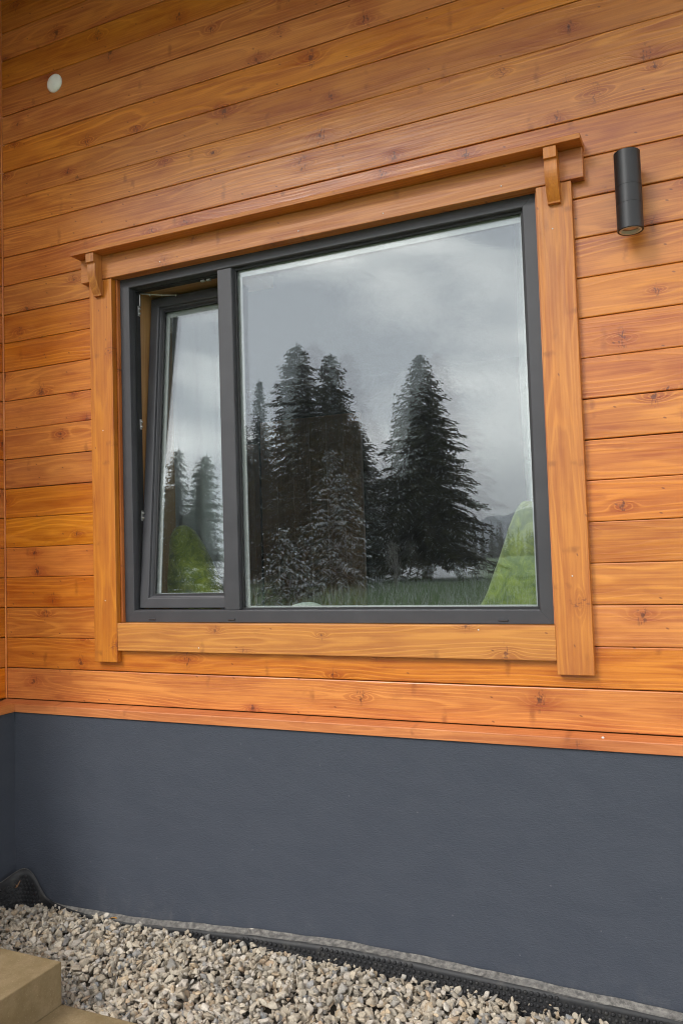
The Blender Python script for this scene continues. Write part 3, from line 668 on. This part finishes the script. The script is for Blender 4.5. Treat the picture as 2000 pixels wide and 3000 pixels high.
# ------------------------------------------------------------------ behind the glass
def cushion(name, outline, y, thick, lean, mat, label, cat, group=None):
    P_ = np.array(outline, float)
    for _ in range(2):                      # corner cutting
        Q = np.empty((len(P_)*2, 2)); nx_ = np.roll(P_, -1, 0); Q[0::2] = P_*.75+nx_*.25; Q[1::2] = P_*.25+nx_*.75; P_ = Q
    c = P_.mean(0); n = len(P_); vs, fs = [], []
    ss = [(1, 0)]+[(math.cos(a), math.sin(a)) for a in np.linspace(.12, math.pi/2-.08, 8)]
    rings = [(s, t) for s, t in ss]+[]
    for sg in (-1, 1):
        st0 = len(vs)
        for s, t in rings:
            for p in P_:
                d = c+(p-c)*s; vs.append((d[0], y+sg*thick*t**.8+lean*(d[1]-1.26)+.006*math.sin(d[0]*40+d[1]*23), d[1]))
        for j in range(len(rings)-1):
            for i in range(n):
                f = (st0+j*n+i, st0+j*n+(i+1) % n, st0+(j+1)*n+(i+1) % n, st0+(j+1)*n+i); fs.append(f if sg < 0 else f[::-1])
        f = tuple(st0+(len(rings)-1)*n+i for i in range(n)); fs.append(f if sg < 0 else f[::-1])
    q = MB(); q.add(vs, fs, smooth=True); o = q.build(name, mat); tag(o, label, cat, group); return o
cushion('cushion', [(2.19, 1.256), (2.25, 1.36), (2.355, 1.655), (2.385, 1.70), (2.41, 1.703), (2.48, 1.68), (2.58, 1.60), (2.58, 1.256)], .27, .10, .05, M['green_cloth'], 'pointed green cushion on the indoor sill at the right end of the big pane', 'cushion')
cushion('cushion', [(.69, 1.258), (.66, 1.45), (.70, 1.63), (.765, 1.70), (.84, 1.63), (.93, 1.48), (1.03, 1.258)], .33, .09, .05, M['green_cloth'], 'rounded green cushion on the indoor sill behind the tilted sash', 'cushion')
cushion('cushion', [(1.30, 1.2535), (1.345, 1.29), (1.43, 1.325), (1.50, 1.298), (1.56, 1.2535)], .30, .10, 0., M['white_cloth'], 'white cushion whose low rounded top shows at the bottom of the big pane', 'cushion')
def curtain(x0, x1, z0, z1, y, folds, label, amp=.022):
    nx_, nz_ = folds*10, 14; vs, fs = [], []
    for j in range(nz_+1):
        for i in range(nx_+1):
            u = i/nx_; x = x0+(x1-x0)*u; z = z0+(z1-z0)*j/nz_
            vs.append((x+.004*math.sin(z*5+i), y+amp*math.sin(u*folds*2*math.pi+.6*math.sin(z*1.7))*(1+.3*math.sin(u*9)), z))
    for j in range(nz_):
        for i in range(nx_): fs.append((j*(nx_+1)+i, j*(nx_+1)+i+1, (j+1)*(nx_+1)+i+1, (j+1)*(nx_+1)+i))
    q = MB(); q.add(vs, fs, smooth=True); o = q.build('curtain', M['voile']); tag(o, label, 'curtain')
curtain(2.372, 2.86, .5, 3.0, .44, 7, 'sheer white curtain edge behind the right side of the big pane')
curtain(.36, 1.02, .5, 3.0, .52, 6, 'sheer white curtain hanging behind the tilted sash')

# ------------------------------------------------------------------ the land the window mirrors: trees, shrubs, hills
def spruce(H, Rb, seed, snow=.0, base=.06, ragged=.3, blue=False, dens=1., ex=.74, frost=1.):
    g = np.random.default_rng(seed); V, F, MI = [], [], []; nb = 0
    z = base*H; lev = 0
    while z < H*.985:
        fr = 1-z/H; L0 = Rb*(fr**ex)*g.uniform(1-ragged, 1.06)+.12
        nbn = max(5, int((10 if fr > .25 else 7)*dens)); a0 = g.uniform(0, 6.28)
        for k in range(nbn):
            a = a0+k*2*math.pi/nbn+g.normal()*.25; L = L0*g.uniform(.7, 1.1); dr = g.uniform(.22, .42)*(.5+fr*.8)
            if g.random() < ragged*.2: continue
            nseg = max(3, int(L/.15)); ca, sa = math.cos(a), math.sin(a)
            for s in range(1, nseg+1):
                t = s/nseg; rr = L*t; zz = z+.12*L*t-dr*L*t*t*1.25+.22*L*max(0, t-.7)*1.2 + g.normal()*.06
                cpt = np.array([ca*rr, sa*rr, zz]); tw = (L*.30*(1-t*.78)+.10)
                for sd in (-1, 1):
                    fx = np.array([ca*.75-sa*sd*.8, sa*.75+ca*sd*.8, -.30+g.normal()*.12]); fx /= np.linalg.norm(fx); le = tw*g.uniform(.7, 1.2)
                    tip = cpt+fx*le; wd = np.array([-fx[1], fx[0], 0])*.062*g.uniform(.7, 1.6); dn = np.array([0, 0, -.06*g.uniform(.4, 1.6)])
                    V += [cpt-wd+dn*.3, cpt+wd, tip+wd*.35+dn, tip-wd*.35]; F.append((nb, nb+1, nb+2, nb+3)); nb += 4
                    MI.append(0)
                    if g.random() < snow*(.4+.8*t):
                        w2 = wd*g.uniform(.22, .42)*frost; u3 = np.array([0, 0, .018]); m0 = cpt+fx*le*g.uniform(.1, .45)
                        V += [m0-w2+u3, m0+w2+u3, tip+w2*.4+dn+u3, tip-w2*.4+dn+u3]; F.append((nb, nb+1, nb+2, nb+3)); nb += 4; MI.append(1)
                if g.random() < .7:                   # hanging twig
                    hl = g.uniform(.10, .36)*(.45+fr); jx = g.normal()*.05
                    V += [cpt+np.array([-sa*.07+jx, ca*.07, .02]), cpt+np.array([sa*.07+jx, -ca*.07, .02]), cpt+np.array([sa*.02, -ca*.02, -hl]), cpt+np.array([-sa*.02, ca*.02, -hl])]
                    F.append((nb, nb+1, nb+2, nb+3)); nb += 4; MI.append(0)
        z += (.17+.15*fr)*(H/15)**.45/dens; lev += 1
    for i in range(6):                                # leader
        a = i*1.05; V += [np.array([0, 0, H*.955]), np.array([.05*math.cos(a), .05*math.sin(a), H*.96]), np.array([.02*math.cos(a), .02*math.sin(a), H]), np.array([0, 0, H])]
        F.append((nb, nb+1, nb+2, nb+3)); nb += 4; MI.append(0)
    crown = np_mesh('crown', np.array(V), np.array(F), False, MI)
    crown.materials.append(M['needles_blue' if blue else 'needles_dark']); crown.materials.append(M['snow_dust'])
    tb = MB(); r0 = .016*H+.03
    tb.tube([(0, 0, -.5), (0, 0, H*.3), (.03, .02, H*.65), (0, 0, H*.985)], [r0, r0*.72, r0*.4, .015], 9)
    for i in range(10):
        a = i*2.4; z = H*(.03+.06*i/10); tb.tube([(0, 0, z), (math.cos(a)*.5, math.sin(a)*.5, z-.1), (math.cos(a)*.9, math.sin(a)*.9, z-.25)], [.03, .02, .006], 5)
    me = bpy.data.meshes.new('trunk'); me.from_pydata(tb.v, [], tb.f); me.materials.append(M['bark'])
    return crown, me
def place(meshes, x, y, z, rz, sc, label, group='spruces mirrored in the window'):
    o = empty('spruce_tree', (x, y, z), label, 'tree', group); o.rotation_euler.z = rz; o.scale = (sc[0], sc[0], sc[1])
    for nm, me in zip(('crown', 'trunk'), meshes):
        c = bpy.data.objects.new(nm, me); C.objects.link(c); c.parent = o
    return o
big = spruce(16.5, 4.5, 1, .30, ragged=.40, dens=1., ex=.6); broad = spruce(13.9, 4.8, 2, .28, base=.11, ragged=.18, dens=1.)
mid = spruce(14.8, 3.9, 3, .30, ragged=.28, ex=.66); pale = spruce(17.3, 2.3, 4, .16, ragged=.3, blue=True)
small = spruce(7.2, 2.7, 5, 1.5, base=.03, ragged=.26, blue=True, dens=.62, frost=2.4); tiny = spruce(2.9, 1.45, 6, 1.6, base=.03, ragged=.25, blue=True, dens=.6, frost=2.2)
place(big, -22.1, -46, -.2, .3, (1, 1), 'tall ragged dark spruce mirrored left of centre in the big pane')
place(mid, -18.65, -44, -.2, 1.2, (1, 1), 'slim dark spruce mirrored just right of the tallest one')
place(pale, -32.0, -58, -.2, 2., (1, 1), 'pale bluish spruce mirrored at the left edge of the big pane')
place(broad, -12.65, -44, -.2, .7, (1, 1), 'broad conical dark spruce mirrored alone right of centre')
place(small, -14.2, -34, -.2, .1, (1, 1), 'young snow-dusted spruce mirrored in front of the tall pair')
place(tiny, -11.55, -24, -.3, .5, (1, 1), 'smallest frosty spruce mirrored at the bottom of the big pane')
place(mid, -28.2, -48, -.2, 2.9, (.95, .84), 'dark spruce mirrored beside the mullion in the big pane')
place(mid, -33.6, -46, -.2, 4.1, (.85, 1.26), 'left spruce of the two mirrored in the tilted sash')
place(big, -31.0, -46, -.2, 5.2, (.8, 1.10), 'right spruce of the two mirrored in the tilted sash')
place(pale, -36.5, -52, -.2, .4, (1.2, .86), 'lower spruce mirrored at the far left of the tilted sash')
place(mid, -25.2, -53, -.2, 3.6, (.95, .88), 'dark spruce mirrored between the pale one and the tallest one')
place(mid, -20.6, -52, -.2, 5.5, (1.1, .8), 'dark spruce mirrored half hidden behind the two tall ones')
place(small, -24.5, -36, -.2, 3.3, (1.25, 1.1), 'snowy spruce mirrored low beside the mullion')
def bare(H, seed, label, name, x, y, nb=26, r=.09, stems=1):
    g = np.random.default_rng(seed); t = MB(); br = MB()
    for s in range(stems):
        lean = g.normal(size=2)*.06*H if stems > 1 else g.normal(size=2)*.3
        top = np.array([lean[0], lean[1], H*g.uniform(.8, 1)]); t.tube([(0, 0, -.3), tuple(top*.5+np.array([.1, 0, 0])), tuple(top)], [r, r*.6, .01], 6)
        for i in range(nb):
            f = g.uniform(.2, .97); p = top*f; a = g.uniform(0, 6.28); L = H*(.10+.22*(1-f))*g.uniform(.6, 1.2)
            q1 = p+np.array([math.cos(a)*L*.4, math.sin(a)*L*.4, L*.55]); q2 = p+np.array([math.cos(a)*L*.6, math.sin(a)*L*.6, L*1.2])
            br.tube([tuple(p), tuple(q1), tuple(q2)], [r*.28*(1.2-f), r*.18, .006], 4)
            for _ in range(3):
                e = q1+g.normal(size=3)*L*.25+np.array([0, 0, L*.3]); br.tube([tuple(q1), tuple(e)], [.012, .004], 3)
    o = empty(name, (x, y, -.25), label, 'tree' if name == 'bare_tree' else 'shrub')
    for nm, mb in (('trunk', t), ('branches', br)):
        me = bpy.data.meshes.new(nm); me.from_pydata(mb.v, [], mb.f); me.materials.append(M['pale_bark']); c = bpy.data.objects.new(nm, me); C.objects.link(c); c.parent = o
bare(8.8, 3, 'leafless thin tree mirrored between the big spruces', 'bare_tree', -18.35, -51, 30, .10, 3)
bare(2.7, 9, 'leafless pale shrub mirrored at the foot of the broad spruce', 'bare_shrub', -11.35, -35, 12, .035, 5)

# tall frosty grass in the field
n = 26000; gx = rng.uniform(-46, 6, n); gy = -rng.uniform(21, 46, n)**1.0; h = rng.uniform(.15, .55, n)*(1+.7*(rng.random(n) < .1)); an = rng.uniform(0, 3.14, n); wd = .018
lean = rng.normal(size=(n, 2))*.12; gzz = -.28+0*gx
b0 = np.stack([gx-np.cos(an)*wd, gy-np.sin(an)*wd, gzz], -1); b1 = np.stack([gx+np.cos(an)*wd, gy+np.sin(an)*wd, gzz], -1); b2_ = np.stack([gx+lean[:, 0], gy+lean[:, 1], gzz+h], -1)
Vg = np.stack([b0, b1, b2_], 1).reshape(-1, 3); Fg = np.arange(3*n).reshape(-1, 3)
go = link('tall_grass', np_mesh('tall_grass', Vg, Fg, False, (rng.random(n) < .45).astype(int)), [M['dry_grass'], M['frost_grass']])
tag(go, 'tall frosty grass in the field mirrored by the window', 'grass', kind='stuff')
# wooded ridges far behind the field
def ridge(name, y, prof, depth, label):
    xs_ = np.linspace(-1500, 700, 320); pz = np.interp(xs_, [p[0] for p in prof], [p[1] for p in prof])
    pz = pz+rng.normal(size=len(xs_))*pz*.012+3*np.sin(xs_*.045)+2*np.sin(xs_*.13+1)
    q = MB(); K = 10; vs = []
    for j in range(K+1):
        t = j/K
        for x, z in zip(xs_, pz): vs.append((x, y+depth*(1-t)+rng.normal()*3, -2+(z+2)*math.sin(t*math.pi/2)))
    for x, z in zip(xs_, pz): vs.append((x, y-depth, -2))
    nn = len(xs_); fs = [(j*nn+i, j*nn+i+1, (j+1)*nn+i+1, (j+1)*nn+i) for j in range(K+1) for i in range(nn-1)]
    q.add(vs, fs, smooth=True); tag(q.build(name, M['far_forest']), label, 'hill', kind='structure')
ridge('hills', -1380, [(-1500, 46), (-700, 44), (-480, 36), (-400, 44), (-330, 66), (-230, 78), (-100, 84), (100, 76), (700, 60)], 120, 'wooded hillside far beyond the field')

def woodland():
    g = np.random.default_rng(21); V, F = [], []; nb = 0
    for i in range(420):
        x, y = g.uniform(-260, 40), -g.uniform(215, 330); H = g.uniform(8, 17)*(.75+.25*np.sin(x*.05)); Rb = H*.17
        for k in range(46):
            t = k/46; z = H*(.05+.95*t); a = k*2.4+g.uniform(0, 1); L = Rb*(1-t)**.8*g.uniform(.7, 1.2)+.1
            c, sn = math.cos(a), math.sin(a); p = np.array([x, y, z-.3]); wv = L*.38
            V += [p+np.array([-sn*wv*.3, c*wv*.3, .3]), p+np.array([sn*wv*.3, -c*wv*.3, .3]), p+np.array([c*L+sn*wv, sn*L-c*wv, -.35*L]), p+np.array([c*L-sn*wv, sn*L+c*wv, -.35*L])]
            F.append((nb, nb+1, nb+2, nb+3)); nb += 4
    for i in range(46):                                # near spruces added unseen at left, to darken the wall's sheen
        y = -g.uniform(8, 46); x = -(4+.98*abs(y))-g.uniform(2, 30)-14; H = g.uniform(12, 19); Rb = H*.2
        for k in range(150):
            t = k/150; z = H*(.03+.97*t); a = k*2.4+g.uniform(0, 1); L = Rb*(1-t)**.8*g.uniform(.7, 1.2)+.1
            c, sn = math.cos(a), math.sin(a); p = np.array([x, y, z-.3]); wv = L*.36
            V += [p+np.array([-sn*wv*.3, c*wv*.3, .2]), p+np.array([sn*wv*.3, -c*wv*.3, .2]), p+np.array([c*L+sn*wv, sn*L-c*wv, -.35*L]), p+np.array([c*L-sn*wv, sn*L+c*wv, -.35*L])]
            F.append((nb, nb+1, nb+2, nb+3)); nb += 4
    o = link('woodland', np_mesh('woodland', np.array(V), np.array(F)), M['needles_dark']); tag(o, 'distant dark woodland edge beyond the field, plus unseen near spruces added at left', 'woodland', kind='stuff')
woodland()

# ------------------------------------------------------------------ the air between here and the hills
b = NB('air'); b.out.inputs['Surface'].default_value if False else None
pv = b.n('ShaderNodeVolumePrincipled'); pv.inputs['Color'].default_value = (.86, .90, .96, 1); pv.inputs['Density'].default_value = .0010; pv.inputs['Anisotropy'].default_value = .2
b.t.links.new(pv.outputs[0], b.out.inputs['Volume'])
q = MB(); q.box(-1560, 1560, -1560, 1560, -3.5, 130); hz = q.build('haze', b.mat); tag(hz, 'thin pale winter haze over the whole field', 'haze', kind='stuff')
